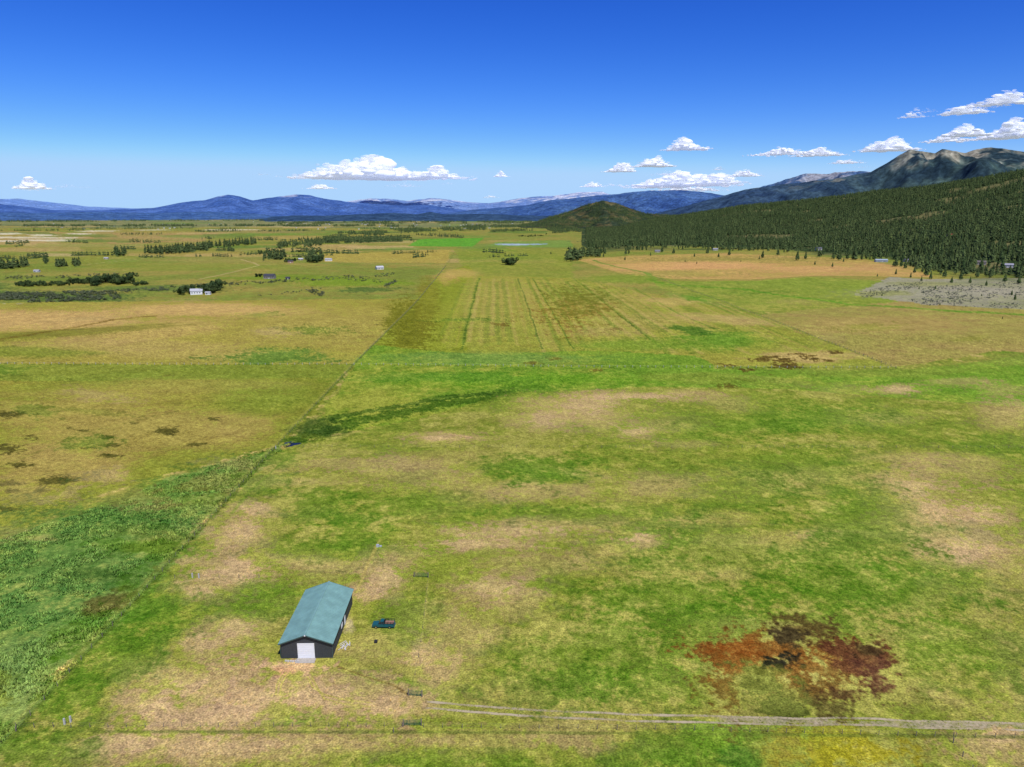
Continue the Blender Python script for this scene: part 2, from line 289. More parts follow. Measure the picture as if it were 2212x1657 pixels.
# barn yard dirt, wheel marks, lines in the grass
patch(645,1440,55,16,c8(204,172,126),.9,.4,.7,.7);patch(620,1450,30,10,c8(208,162,116),.6);patch(752,1345,14,20,c8(184,168,134),.7)
yl=c8(180,172,84)
for k in(0,9): stroke([(596+k,1500),(598+k,1480),(606+k,1465),(618+k,1452)],.4,yl,.85,.5);stroke([(664+k,1462),(676+k,1485),(700,1500+k),(745,1512+k),(800,1518+k)],.4,yl,.75,.5)
stroke([(730,1440),(790,1462),(850,1480),(880,1500)],.5,c8(120,102,44),.5,.9)
stroke([(770,1280),(790,1225),(812,1180),(820,1165)],.7,c8(190,175,92),.6,1.1,wob=1);stroke([(820,1180),(900,1178),(1000,1172),(1150,1180),(1210,1185)],.7,c8(192,171,112),.45,1.4,wob=1)
stroke([(925,1255),(918,1330),(908,1400),(890,1500)],.5,c8(184,172,100),.3,1.3)
stroke([(1190,865),(1245,882),(1330,920),(1340,925)],.9,c8(192,167,116),.6,1.0);stroke([(950,935),(1020,945)],1.2,c8(194,165,116),.8,.9)
stroke([(1380,1235),(1450,1245),(1560,1130),(1740,1135)],.6,c8(160,152,80),.25,1.0)
stroke([(380,1258),(440,1250),(560,1248)],.9,c8(188,167,114),.5,.9);stroke([(620,990),(540,1060),(500,1110)],1.2,c8(100,129,34),.4,.7)
stroke([(0,1010),(180,935),(420,880),(700,800)],.9,c8(112,119,40),.45,1.0);stroke([(-50,1060),(240,965),(500,850)],.7,c8(164,153,76),.35,1.0)
def edge(p,w,c,a): stroke(p,w,c,a,.7)
main=[(-300,1940),(35,1580),(595,967),(765,787),(905,648),(962,575),(1000,520)]
edge(main,1.4,c8(96,116,36),.6);stroke([(p[0]-9*(p[1]-460)/500,p[1]) for p in main[:5]],1.5,c8(158,154,78),.3,1.0)
edge([(-600,786),(765,788),(1300,794),(1935,796)],1.2,c8(96,114,38),.6)
edge([(1420,598),(1640,682),(1935,796)],1.6,c8(100,120,40),.5)
edge([(-300,648),(300,648),(905,645)],3,c8(105,127,42),.6)
edge([(0,1580),(1106,1582),(2212,1592),(2800,1600)],.8,c8(98,114,40),.5)
edge([(540,572),(800,570),(1010,572)],5,c8(170,153,96),.5);edge([(0,655),(60,655)],4,c8(170,162,136),.6)
stroke([(430,603),(500,588),(560,574),(545,566),(520,560)],4,c8(182,163,112),.8,.3);stroke([(120,576),(300,560),(480,548)],5,c8(176,160,112),.5,.3);stroke([(480,548),(600,530),(760,522)],6,c8(176,162,114),.5,.3)
stroke([(300,616),(480,612),(620,606)],6,c8(84,110,40),.6,.8,wob=8)
# forest floor
THr=TH.ravel()
fl=(THr>eth[0])&(THr<R(110))&(RRr>1000)
w=sst(1.0,1.16,RRr/r_edge(THr)+ (fbm(X/120,Y/120,77,4)-.5)*.3)*fl*(THr>R(5.5))
C=mix(C,c8(56,72,38),w*.94)
C=mix(C,c8(134,124,78),w*.7*sst(.64,.74,fbm(X/160,Y/160,79,3)))
# global grain
C=C+((n3-.5)*.15+(n12-.5)*.10+np.where(RRr<700,(n1-.5)*.22,0))[:,None]*np.array([1,.95,.6])
C=C*np.array([1.01,1.0,.97])
C=C+(C-np.array([.53,.53,.24]))*np.array([.10,.10,.02])
C=np.clip(C,0.02,1)
ALB=lin(C)*KALB
gi=np.arange((NR-1)*NT).reshape(NR-1,NT)
a=gi;b=np.roll(gi,-1,axis=1)
Fg=np.stack([a,b,b+NT,a+NT],2).reshape(-1,4)[:, ::-1]
gm,nt,bs,last=vcolmat("meadow_ground",.95,.03,[(.6,.78,1.24),(2.4,.6,1.42),(.09,.9,1.1)])
L=nt.links.new
tc=nt.nodes.new("ShaderNodeTexCoord");no=nt.nodes.new("ShaderNodeTexNoise");no.inputs["Scale"].default_value=1.3;no.inputs["Detail"].default_value=5;no.inputs["Roughness"].default_value=.75
L(tc.outputs["Object"],no.inputs["Vector"])
mr=nt.nodes.new("ShaderNodeMapRange");mr.inputs[1].default_value=.5;mr.inputs[2].default_value=.62;mr.inputs[4].default_value=.55;L(no.outputs["Fac"],mr.inputs[0])
vm=nt.nodes.new("ShaderNodeVectorMath");vm.operation='MULTIPLY';vm.inputs[1].default_value=(1.40,1.29,1.25);L(last,vm.inputs[0])
mx=nt.nodes.new("ShaderNodeMix");mx.data_type='RGBA';L(mr.outputs[0],mx.inputs[0]);L(last,mx.inputs[6]);L(vm.outputs[0],mx.inputs[7]);L(mx.outputs[2],bs.inputs["Base Color"])
n2=nt.nodes.new("ShaderNodeTexNoise");n2.inputs["Scale"].default_value=1.6;n2.inputs["Detail"].default_value=5;L(tc.outputs["Object"],n2.inputs["Vector"])
bp=nt.nodes.new("ShaderNodeBump");bp.inputs["Strength"].default_value=.6;bp.inputs["Distance"].default_value=.4;L(n2.outputs["Fac"],bp.inputs["Height"]);L(bp.outputs[0],bs.inputs["Normal"])
make("ground",np.stack([X,Y,Z],1),Fg,gm,ALB,True)
thr=np.radians(thetas)
def ground_alb(x,y):
    r=np.hypot(x,y);t=np.arctan2(x,y)
    j=np.clip(np.searchsorted(thr,t),0,NT-1);i=np.clip(np.searchsorted(rs,r),0,NR-1);return ALB[i*NT+j]
# ---------- mountains: far ranges carry haze blue in their base colours ----------
mm,_,_,_=vcolmat("mountain_forest_haze",.95,.02,[(.03,.62,1.38),(.012,.75,1.25),(.003,.85,1.15)])
def mountain(name,pts,D,front,back,colf,amp=.35,nth=340,nr=70,zbase=-20,nscale=1.0,rough=2.0,seed=0):
    t=[];e=[]
    for p in pts:
        q=ang(*p);t.append(float(q[0]));e.append(float(q[1]))
    th=np.linspace(t[0],t[-1],nth);el=np.interp(th,t,e)
    H=CAMH+D*el
    s=np.concatenate([np.linspace(-1,0,nr),np.linspace(0,1,nr//3)[1:]])
    S,T=np.meshgrid(s,th,indexing='ij')
    r=np.where(S<0,D+S*front,D+S*back)
    Hh=np.interp(T,th,H)-zbase
    x=r*np.sin(T);y=r*np.cos(T);sc_=front*.28*nscale
    rid=1-np.abs(2*fbm(x/sc_,y/(sc_*1.6),seed+11,5)-1)*2.2
    rid2=fbm(x/(sc_*.25),y/(sc_*.3),seed+15,4)-.5
    m=1-np.abs(S)
    prof=np.where(S<0,m**1.25,1-.75*np.abs(S)**1.3)
    h=Hh*(prof+amp*(rid-.35)*np.clip(m*(1-m)*4,0,1)*(S<0)*.9+amp*.75*rid2*(m*(1-m))*4)
    h=np.minimum(h,Hh*.96)+Hh*.04*(m>.96)
    h+=Hh*.05*rough*(fbm(T*D/(front*.07),0*T+seed,seed+3,5)-.5)*m
    endf=sst(0,.03,(T-th[0])/(th[-1]-th[0]))*sst(0,.03,(th[-1]-T)/(th[-1]-th[0])) 
    z=zbase+np.maximum(h,0)*(.4+.6*endf)
    n=(fbm(x/(front*.05),y/(front*.05),seed+21,4));hn=(z-zbase)/max(H.max()-zbase,1)
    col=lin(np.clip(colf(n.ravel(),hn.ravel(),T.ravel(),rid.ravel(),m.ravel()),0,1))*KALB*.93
    nr_,nc=S.shape;g=np.arange((nr_-1)*nc).reshape(nr_-1,nc)[:,:-1]
    Fm=np.stack([g,g+1,g+1+nc,g+nc],2).reshape(-1,4)[:, ::-1]
    make(name,np.stack([x.ravel(),y.ravel(),z.ravel()],1),Fm,mm,col,True)
    return th,s,T,r,z
def two(a,b,lo=.35,hi=.65): return lambda n,h,t,rd,m: mix(np.broadcast_to(a,(len(n),3)),b,sst(lo,hi,n))
def rocky(a,b,rock,h0,h1,q=1.0):
    def f(n,h,t,rd,m):
        c=mix(np.broadcast_to(a,(len(n),3)),b,sst(.35,.65,n))
        return mix(c,rock,q*sst(h0,h1,h+(n-.5)*.5)*sst(.3,.6,n))
    return f
mountain("distant_mountains",[(-700,440),(-300,425),(-100,430),(0,430),(40,429),(90,435),(130,439),(190,446),(260,449),(330,452),(420,456)],42000,9000,6000,two(c8(108,142,194),c8(124,156,202)),.15,seed=1)  # pale blue albedo stands in for aerial haze
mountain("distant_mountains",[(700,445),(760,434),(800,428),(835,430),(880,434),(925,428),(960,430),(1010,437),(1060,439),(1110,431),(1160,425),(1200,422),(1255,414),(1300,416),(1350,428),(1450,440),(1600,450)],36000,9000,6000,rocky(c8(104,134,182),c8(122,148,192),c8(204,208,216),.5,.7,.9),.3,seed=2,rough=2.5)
mountain("haze_blue_mountains",[(-700,446),(-200,440),(-60,438),(0,441),(50,446),(110,453),(180,455),(260,452),(330,449),(385,439),(440,433),(468,425),(492,421),(520,424),(545,433),(590,426),(640,420),(665,421),(700,429),(760,437),(830,442),(880,445),(930,443),(965,449),(1010,455),(1080,464)],21000,8000,5000,rocky(c8(66,98,154),c8(84,116,170),c8(184,188,202),.85,1.0,.8),.35,seed=5)  # blue is distance haze painted into the albedo
mountain("haze_blue_mountains",[(900,466),(980,460),(1020,453),(1080,448),(1140,443),(1190,432),(1230,430),(1290,422),(1340,420),(1400,411),(1430,413),(1470,410),(1530,418),(1600,428),(1800,440)],15500,5500,4000,two(c8(58,88,136),c8(76,108,150)),.4,seed=9)
mountain("haze_blue_foothills",[(560,470),(640,465),(700,466),(800,462),(850,460),(900,463),(930,458),(960,463),(1060,462),(1130,466),(1260,460),(1420,458),(1500,462)],11500,2500,3000,two(c8(48,72,98),c8(62,88,112)),.3,seed=12,zbase=-5)  # haze blue painted into the foothill colour
mountain("haze_blue_foothills",[(-700,458),(-100,458),(0,459),(100,460),(200,458),(330,460),(450,457),(560,462),(640,466)],14500,3000,3000,two(c8(62,94,140),c8(76,108,148)),.3,seed=13,zbase=-5)
def bigc(n,h,t,rd,m):
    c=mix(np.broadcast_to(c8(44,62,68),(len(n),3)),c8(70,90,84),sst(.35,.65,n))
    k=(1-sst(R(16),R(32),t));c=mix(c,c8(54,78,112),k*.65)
    rockf=sst(.74,.9,h+(n-.5)*.7)*sst(R(25),R(29),t)
    c=mix(c,c8(160,154,132),rockf*.95*sst(.38,.58,n+.06))
    return mix(c,c8(146,136,114),.6*sst(.64,.72,n)*sst(.4,.6,h)*sst(R(17),R(19),t)*(1-sst(R(24),R(26),t)))
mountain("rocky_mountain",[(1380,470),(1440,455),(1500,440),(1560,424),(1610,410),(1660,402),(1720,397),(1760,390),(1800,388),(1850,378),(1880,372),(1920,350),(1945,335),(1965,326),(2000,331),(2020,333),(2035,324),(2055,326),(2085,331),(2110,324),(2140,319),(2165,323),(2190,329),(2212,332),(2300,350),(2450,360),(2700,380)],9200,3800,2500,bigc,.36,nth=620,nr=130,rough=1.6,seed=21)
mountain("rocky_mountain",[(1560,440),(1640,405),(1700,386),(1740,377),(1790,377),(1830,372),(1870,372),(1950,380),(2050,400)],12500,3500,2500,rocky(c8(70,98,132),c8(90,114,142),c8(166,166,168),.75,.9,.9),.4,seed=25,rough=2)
th,s_,T_,r_,z_=mountain("forested_hill",[(1110,490),(1150,483),(1185,470),(1230,457),(1262,444),(1290,436),(1305,434),(1330,439),(1360,450),(1395,461),(1440,464),(1500,468),(1560,478)],5600,900,900,lambda n,h,t,rd,m:mix(np.broadcast_to(c8(52,64,44),(len(n),3)),c8(116,102,64),sst(.5,.66,n)*.7),.18,zbase=-2,seed=31,rough=1)
# ---------- trees ----------
def conifer(tiers,seg,seed,wide=.2,trunk=True):
    g=np.random.default_rng(seed);V=[];Fc=[];sh=[];o=0
    if trunk:
        a=np.arange(4)*math.pi/2
        V+= [[.016*math.cos(q),.016*math.sin(q),-.02] for q in a]+[[.005*math.cos(q),.005*math.sin(q),.9] for q in a]
        for i in range(4):
            j=(i+1)%4;Fc+=[[i,j,4+j],[i,4+j,4+i]]
        sh+=[-1]*8;o=8
    for k in range(tiers):
        f=k/(tiers-1);z0=.1+.8*f;rad=wide*((1-f)**.75)*(.55+.45*min(1,(f+.12)*4))+.012
        top=z0+.24*(1-f*.4);ox,oy=g.normal(0,.006,2)
        V.append([ox,oy,top]);sh.append(1.05)
        ph=g.random()*6
        for i in range(seg):
            q=ph+(i+g.uniform(-.3,.3))*2*math.pi/seg;rr=rad*g.choice([.55,.8,1.0,1.15])
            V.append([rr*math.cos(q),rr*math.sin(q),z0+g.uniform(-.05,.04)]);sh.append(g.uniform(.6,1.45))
        for i in range(seg):
            if g.random()<.12: continue
            Fc.append([o,o+1+i,o+1+(i+1)%seg])
        o+=seg+1
    return np.array(V),np.array(Fc),np.array(sh)
def broadleaf(n,seed,s0=.05,s1=.1):
    g=np.random.default_rng(seed);V=[];Fc=[];sh=[];o=0
    a=np.arange(4)*math.pi/2
    V+=[[.03*math.cos(q),.03*math.sin(q),-.02] for q in a]+[[.012*math.cos(q),.012*math.sin(q),.6] for q in a]
    for i in range(4):
        j=(i+1)%4;Fc+=[[i,j,4+j],[i,4+j,4+i]]
    sh+=[-1]*8;o=8
    cl=[(g.normal(0,.2),g.normal(0,.2),g.uniform(.25,.8),g.uniform(.18,.28)) for _ in range(9)]
    for i in range(n):
        c=cl[g.integers(9)];d=g.normal(size=3);d/=np.linalg.norm(d);p=np.array(c[:3])+d*c[3]*g.uniform(.7,1.05)
        s=g.uniform(s0,s1);u=g.normal(size=3);u/=np.linalg.norm(u);v=np.cross(u,d);v/=np.linalg.norm(v)+1e-6;u=np.cross(v,d)
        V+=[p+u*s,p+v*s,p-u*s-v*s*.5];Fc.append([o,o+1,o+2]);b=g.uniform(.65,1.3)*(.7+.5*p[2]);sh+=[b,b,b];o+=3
    return np.array(V),np.array(Fc),np.array(sh)
tm,_,_,_=vcolmat("tree_foliage",.9,.1)
def plant(name,tmpls,x,y,z,hgt,colA,colB,wide=1.0):
    n=len(x);pick=rng.integers(0,len(tmpls),n);VV=[];FF=[];CC=[];o=0
    rot=rng.random(n)*6.283;cr=rng.random(n);wd=rng.uniform(.85,1.25,n)*wide
    for k,(V,Fc,sh) in enumerate(tmpls):
        I=np.nonzero(pick==k)[0]
        if len(I)==0: continue
        c=np.cos(rot[I])[:,None];s=np.sin(rot[I])[:,None];h=hgt[I][:,None];w=h*wd[I][:,None]
        vx=(V[None,:,0]*c-V[None,:,1]*s)*w+x[I][:,None];vy=(V[None,:,0]*s+V[None,:,1]*c)*w+y[I][:,None];vz=V[None,:,2]*h+z[I][:,None]
        VV.append(np.stack([vx,vy,vz],2).reshape(-1,3))
        FF.append((Fc[None]+ (np.arange(len(I))*len(V))[:,None,None]).reshape(-1,3)+o);o+=len(I)*len(V)
        base=colA+(colB-colA)*cr[I][:,None]
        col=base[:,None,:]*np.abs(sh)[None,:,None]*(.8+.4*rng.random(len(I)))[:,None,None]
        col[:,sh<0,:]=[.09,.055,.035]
        CC.append(col.reshape(-1,3))
    return make(name,np.concatenate(VV),np.concatenate(FF),tm,np.concatenate(CC),False)
near_t=[conifer(8,8,s,w) for s,w in((1,.20),(2,.17),(3,.23),(4,.19))]
mid_t=[conifer(5,6,s,w) for s,w in((5,.20),(6,.18),(7,.23))]
far_t=[conifer(3,5,s,.24,False) for s in(8,9)]
leaf_t=[broadleaf(420,s,.06,.12) for s in(1,2,3)]
pineA=np.array([.034,.060,.018]);pineB=np.array([.105,.14,.042])
def polar_sample(n,t0,t1,r0,r1):
    t=rng.uniform(t0,t1,n);r=np.sqrt(rng.uniform(r0*r0,r1*r1,n));return t,r
t,r=polar_sample(125000,R(5.8),R(50),1150,4700)
q=r/r_edge(t);x=r*np.sin(t);y=r*np.cos(t)
dn=fbm(x/160,y/160,79,3)
prob=sst(.96,1.42,q+(fbm(x/90,y/90,55,3)-.5)*.55)**1.2*(1-.88*sst(.64,.74,dn))*(.5+.7*sst(.35,.6,fbm(x/70,y/70,91,3)))
lim=np.interp(t,[R(8),R(20),R(35)],[4700,4400,4000])
keep=(rng.random(len(t))<prob*.9)&(r<lim);x=x[keep];y=y[keep];r=r[keep]
z=terr(x,y)-.3
hh=rng.uniform(9,22,len(x))
k=r<2000
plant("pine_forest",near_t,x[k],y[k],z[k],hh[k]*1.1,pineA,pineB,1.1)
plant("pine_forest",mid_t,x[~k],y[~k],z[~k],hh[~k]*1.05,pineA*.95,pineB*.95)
ii=rng.integers(0,T_.size,20000);jt=rng.normal(0,7,(2,20000))
tx=(r_*np.sin(T_)).ravel()[ii]+jt[0];ty=(r_*np.cos(T_)).ravel()[ii]+jt[1];tz=z_.ravel()[ii]
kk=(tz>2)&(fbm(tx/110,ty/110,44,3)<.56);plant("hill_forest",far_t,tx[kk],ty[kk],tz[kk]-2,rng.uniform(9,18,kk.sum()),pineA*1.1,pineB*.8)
def band(name,items,tm_,A,B,mul=1.0,wide=1.0,cmul=1.0):
    xs=[];ys=[];hs=[]
    for (x0,y0,x1,y1,sp,n,h) in items:
        n=int(n*cmul)
        u=rng.random(n);px=x0+(x1-x0)*u+rng.normal(0,2,n);py=y0+(y1-y0)*u+rng.uniform(-sp,sp,n)
        m=fbm(px/22,py/5,int(x0)%50,3);g=G(px,np.maximum(py,463))
        kp=(m>.42)|(n<60);xs.append(g[0][kp]);ys.append(g[1][kp]);hs.append(rng.uniform(.5,1.1,kp.sum())*h*mul)
    x=np.concatenate(xs);y=np.concatenate(ys);h=np.concatenate(hs);plant(name,tm_,x,y,terr(x,y)-.2,h,A,B,wide)
tl_=[(-200,488,420,488,1.5,900,16),(380,487,900,489,1.5,900,16),(0,478,560,474,2.5,900,20),(560,474,1150,470,4,1800,22),(600,482,1150,480,3,1400,18),(0,470,400,468,2,700,20),
   (700,521,890,518,5,420,17),(730,508,900,500,5,420,15),(860,498,1050,494,4,400,15),(1000,490,1180,488,3,400,15),(600,530,700,524,3,60,13),(1180,500,1260,496,5,260,15),(1260,520,1400,520,8,500,17),(900,505,1000,512,3,80,12),(150,495,420,493,1.2,120,12),(1060,500,1150,497,2,120,13),(420,500,700,498,1.2,160,12),(-100,500,200,497,1,120,12)]
for k in range(34):
    x0=rf.uniform(-50,1100);y0=rf.uniform(492,560);l=rf.uniform(20,120);tl_.append((x0,y0,x0+l,y0+rf.uniform(-4,3),rf.uniform(.6,1.5),int(l*.22)+3,rf.uniform(8,15)))
band("valley_treeline",tl_,far_t,pineA*.9,pineB*.8,1.15,1.4,3.0)
band("field_windbreak",[(315,549,390,546,3,36,18),(380,545,450,541,4,60,18),(440,535,500,530,3,36,18),(500,529,555,526,2,34,17),(570,560,620,556,4,22,16),(600,535,640,530,3,16,14),(660,532,700,526,3,30,14),(665,563,698,561,3,20,17),(120,573,175,571,3,34,13),(0,578,60,574,3,20,17),(250,552,275,550,4,8,18),(95,568,110,566,2,4,13),(640,520,720,515,3,40,13),(1225,560,1258,556,4,16,22),(1235,552,1300,550,4,26,18)],mid_t,pineA*.9,pineB*.8,1.3,1.35,1.8)
dA=np.array([.03,.055,.018]);dB=np.array([.08,.11,.03])
band("cottonwood_grove",[(200,612,290,606,5,36,11),(30,616,150,612,2.5,60,6),(150,610,200,608,3,22,7),(385,634,470,630,3,16,9),(395,628,470,624,2,8,10),(460,625,475,622,2,5,14),(668,567,692,564,3,10,14),(1092,571,1112,570,2,7,14),(610,566,640,562,2,9,8),(550,596,570,598,2,4,7),(1120,512,1180,508,2,20,8),(290,614,320,612,2,12,6),(340,545,420,540,2,20,9),(560,548,610,545,2,10,8)],leaf_t,dA,dB,1.1,1.0,1.2)
bush_t=[broadleaf(60,s,.07,.15) for s in(11,12)]
band("willow_thicket",[(0,640,220,636,8,420,3.4),(60,650,260,640,4,200,3.2),(220,632,420,618,4,200,2.8),(420,618,640,606,3,130,2.6),(640,606,860,592,4,110,2.6),(670,628,700,640,5,24,3),(-200,640,0,640,10,200,3.6),(740,600,830,610,5,40,2.2),(830,625,860,605,3,24,3.2),(0,600,300,592,3,90,3),(560,640,700,625,2,20,2)],bush_t,np.array([.06,.085,.035]),np.array([.15,.165,.09]),1.1,1.3,1.3)
band("sagebrush",[(1860,640,2000,612,8,260,1.6),(1990,640,2212,625,18,800,1.7),(1960,655,2212,662,6,240,1.5),(2212,630,2400,640,22,500,1.7)],bush_t,np.array([.10,.12,.08]),np.array([.18,.19,.13]),1,1.2,1.2)
solo=[conifer(12,11,s,w) for s,w in((41,.22),(42,.25),(43,.19))]
solome=[]
for k,(V,Fc,sh) in enumerate(solo):
    col=(pineA*.55+pineB*.45)*np.abs(sh)[:,None];col[sh<0]=[.09,.055,.035]
    o=make("pine_tree",V,Fc,tm,col,False,False);solome.append(o.data);bpy.data.objects.remove(o)
for (px,py,h) in[(1295,556,17),(1350,562,8),(1405,553,9),(1480,566,5),(1505,570,5),(1600,566,4),(1455,548,15),(1722,563,22),(1770,556,19),(1800,560,20),(1812,563,23),(1845,548,16),(1872,560,22),(1760,572,8),(1798,577,9),(1822,566,8),(1915,558,15),(1955,580,14),(1967,600,8),(1990,608,8),(2010,603,12),(2040,600,14),(2075,605,12),(2110,600,16),(2140,598,15),(2170,610,12),(2200,614,14),(2185,638,6),(2070,580,17),(1895,598,5),(1935,593,9),(1905,640,4),(1985,625,4),(2030,660,3),(2150,560,18),(1552,556,10),(1575,552,15),(1528,548,16),(1640,560,8),(1680,552,17),(1190,549,7),(2165,690,2.5),(1430,545,17),(2120,640,3),(2192,648,7),(2020,625,5),(1500,555,9),(1740,560,17),(1830,560,18),(1975,590,12),(2000,596,15),(2055,612,9),(1930,575,10),(2205,600,18),(2180,595,16),(2095,612,10),(2130,618,8)]:
    g=GT(px,py);o=bpy.data.objects.new("pine_tree",solome[rng.integers(3)]);o.location=(g[0],g[1],float(terr(g[0:1],g[1:2])[0])-.2)
    o.scale=(h*1.2,h*1.2,h*1.12);o.rotation_euler=(0,0,rng.random()*6);sc.collection.objects.link(o)
# ---------- grass tufts ----------
def tuft(seed,n=5):
    g=np.random.default_rng(seed);V=[];Fc=[];sh=[]
    for i in range(n):
        a=g.random()*6.28;l=g.uniform(.25,.6);p=g.normal(0,.25,2);w=.16
        V+=[[p[0]-w*math.sin(a),p[1]+w*math.cos(a),0],[p[0]+w*math.sin(a),p[1]-w*math.cos(a),0],[p[0]+l*math.cos(a),p[1]+l*math.sin(a),g.uniform(.6,1)]]
        Fc.append([3*i,3*i+1,3*i+2]);b=g.uniform(.9,1.4);sh+=[b*.85,b*.85,b*1.2]
    return np.array(V),np.array(Fc),np.array(sh)
tt=[tuft(s) for s in range(4)]
def tufts(name,x,y,h,tint=(1,1,1),tw=1.0,lo=.75,hi=1.3):
    V_=[];F_=[];C_=[];o=0;pk=rng.integers(0,4,len(x));rot=rng.random(len(x))*6.28
    al=ground_alb(x,y)*np.array(tint)*rng.uniform(lo,hi,len(x))[:,None]
    for k in range(4):
        I=np.nonzero(pk==k)[0];V,Fc,sh=tt[k];c=np.cos(rot[I])[:,None];s=np.sin(rot[I])[:,None];w=h[I][:,None]*tw
        V_.append(np.stack([(V[:,0]*c-V[:,1]*s)*w+x[I][:,None],(V[:,0]*s+V[:,1]*c)*w+y[I][:,None],V[None,:,2]*h[I][:,None]*.8],2).reshape(-1,3))
        F_.append((Fc[None]+(np.arange(len(I))*len(V))[:,None,None]).reshape(-1,3)+o);o+=len(I)*len(V)
        C_.append((al[I][:,None,:]*sh[None,:,None]).reshape(-1,3))
    make(name,np.concatenate(V_),np.concatenate(F_),tm,np.concatenate(C_))
n=110000
x=rng.uniform(-175,175,n);y=rng.uniform(85,320,n)
f=fbm(x/9,y/9,61,3);k=(f>.42)&~((x>-55)&(x<-40)&(y>143)&(y<170))&~(np.hypot((x+32)/4,(y-159)/2)<1)
tufts("meadow_grass",x[k],y[k],rng.uniform(.12,.36,k.sum()),(1.03,1.02,.95),1.1,.5,1.6)
mp=[G(*p) for p in[(635,955),(560,975),(440,1010),(230,1090),(-100,1200),(-600,1450),(-200,1750),(10,1600),(300,1290),(580,990)]]
A=np.array(mp);n=110000;x=rng.uniform(A[:,0].min(),A[:,0].max(),n);y=rng.uniform(A[:,1].min(),A[:,1].max(),n)
k=inpoly(mp,x,y)&(fbm(x/7,y/7,65,4)>.44);tufts("marsh_grass",x[k],y[k],rng.uniform(.25,.85,k.sum()),(1.12,1.14,1.25),1.2,.55,1.5)
mp=[G(*p) for p in[(640,955),(700,900),(1000,845),(1100,845),(1050,875),(800,925),(700,950)]]
A=np.array(mp);n=6000;x=rng.uniform(A[:,0].min(),A[:,0].max(),n);y=rng.uniform(A[:,1].min(),A[:,1].max(),n)
k=inpoly(mp,x,y);tufts("marsh_grass",x[k],y[k],rng.uniform(.3,.8,k.sum()),(1.05,1.05,1.0),1.2)
# ---------- dirt two-track road: worn ruts with ragged, grassy margins ----------
dm,nt,bs,_=vcolmat("dirt_ruts",.95,.03)
L=nt.links.new
for l in list(nt.links):
    if l.to_socket==bs.inputs["Base Color"]: nt.links.remove(l)
bs.inputs["Base Color"].default_value=(.55,.45,.27,1)
at=[q for q in nt.nodes if q.type=='ATTRIBUTE'][0]
tc=nt.nodes.new("ShaderNodeTexCoord");no=nt.nodes.new("ShaderNodeTexNoise");no.inputs["Scale"].default_value=1.2;no.inputs["Detail"].default_value=6;no.inputs["Roughness"].default_value=.75;L(tc.outputs["Object"],no.inputs["Vector"])
sp=nt.nodes.new("ShaderNodeSeparateColor");L(at.outputs["Color"],sp.inputs[0])
ad=nt.nodes.new("ShaderNodeMath");ad.operation='ADD';L(no.outputs["Fac"],ad.inputs[0]);L(sp.outputs[0],ad.inputs[1])
mr=nt.nodes.new("ShaderNodeMapRange");mr.inputs[1].default_value=.92;mr.inputs[2].default_value=1.3;mr.inputs[4].default_value=.85;L(ad.outputs[0],mr.inputs[0]);L(mr.outputs[0],bs.inputs["Alpha"])
def ribbon(pts,off,w,seed,k0=.8):
    P_=np.array([G(*p) for p in pts]);d=np.r_[0,np.cumsum(np.hypot(*np.diff(P_,axis=0).T))]
    s=np.arange(0,d[-1],.4);x=np.interp(s,d,P_[:,0]);y=np.interp(s,d,P_[:,1])
    ker=np.ones(41)/41;x=np.convolve(np.pad(x,20,mode='edge'),ker,'valid');y=np.convolve(np.pad(y,20,mode='edge'),ker,'valid')
    tx=np.gradient(x);ty=np.gradient(y);l=np.hypot(tx,ty);nx=-ty/l;ny=tx/l
    wob=(fbm(s/14,s*0,3,3)-.5)*1.2
    V=[];c=[]
    st=k0*(.5+.9*fbm(s/5,s*0+seed,seed,4))*np.clip(s/6,0,1)
    for q,al in((-1,0),(-.4,.9),(.4,.9),(1,0)):
        o_=off+wob+q*w*.5*(.7+.6*fbm(s/1.7,s*0+seed,seed+int(q*3),4));V.append(np.stack([x+nx*o_,y+ny*o_,np.full(len(s),.015+.004*seed)],1));c.append(al*st)
    n=len(s);V=np.concatenate(V);c=np.concatenate(c);i=np.arange(n-1)
    # faces wound counter-clockwise so the normals point up at the sun
    Fc=np.concatenate([np.stack([i+k*n,i+1+k*n,i+1+(k+1)*n,i+(k+1)*n],1) for k in range(3)])
    return V,Fc,c
rd=[(870,1517),(960,1528),(1100,1537),(1300,1546),(1500,1553),(1700,1558),(1950,1563),(2212,1568),(2600,1574)]
rbs=[ribbon(rd,.95,1.2,1,.80),ribbon(rd,-.95,1.2,2,.80),ribbon(rd[4:],0,2.8,3,.64)]
V,Fc=merge([(a,b) for a,b,c in rbs]);cc=np.concatenate([c for a,b,c in rbs])
make("dirt_road",V,Fc,dm,np.repeat(cc[:,None],3,1))
# ---------- barn ----------
def empty(name,loc,rz=0):
    e=bpy.data.objects.new(name,None);e.location=loc;e.rotation_euler=(0,0,rz);e.empty_display_size=1;sc.collection.objects.link(e);return e
def part(name,parts,mat,parent): 
    V,Fc=merge(parts);return make(name,V,Fc,mat,None,False,True,parent)
W2=5.85;LN=23.2;EH=4.0;RH=6.15
barn=empty("metal_barn",(-47.55,156.5,0),R(1.2))
wallm=simple("charcoal_metal",(.05,.055,.06),.5,.1,3);roofm=simple("green_metal_roof",(.20,.36,.31),.42,.14,.5);whitem=simple("white_paint",(.8,.8,.79),.5,.04);trimm=simple("dark_trim",(.06,.10,.09),.5,.1)
y0=-LN/2;y1=LN/2
V=np.array([[-W2,y0,0],[W2,y0,0],[W2,y0,EH],[0,y0,RH],[-W2,y0,EH],[-W2,y1,0],[W2,y1,0],[W2,y1,EH],[0,y1,RH],[-W2,y1,EH]])
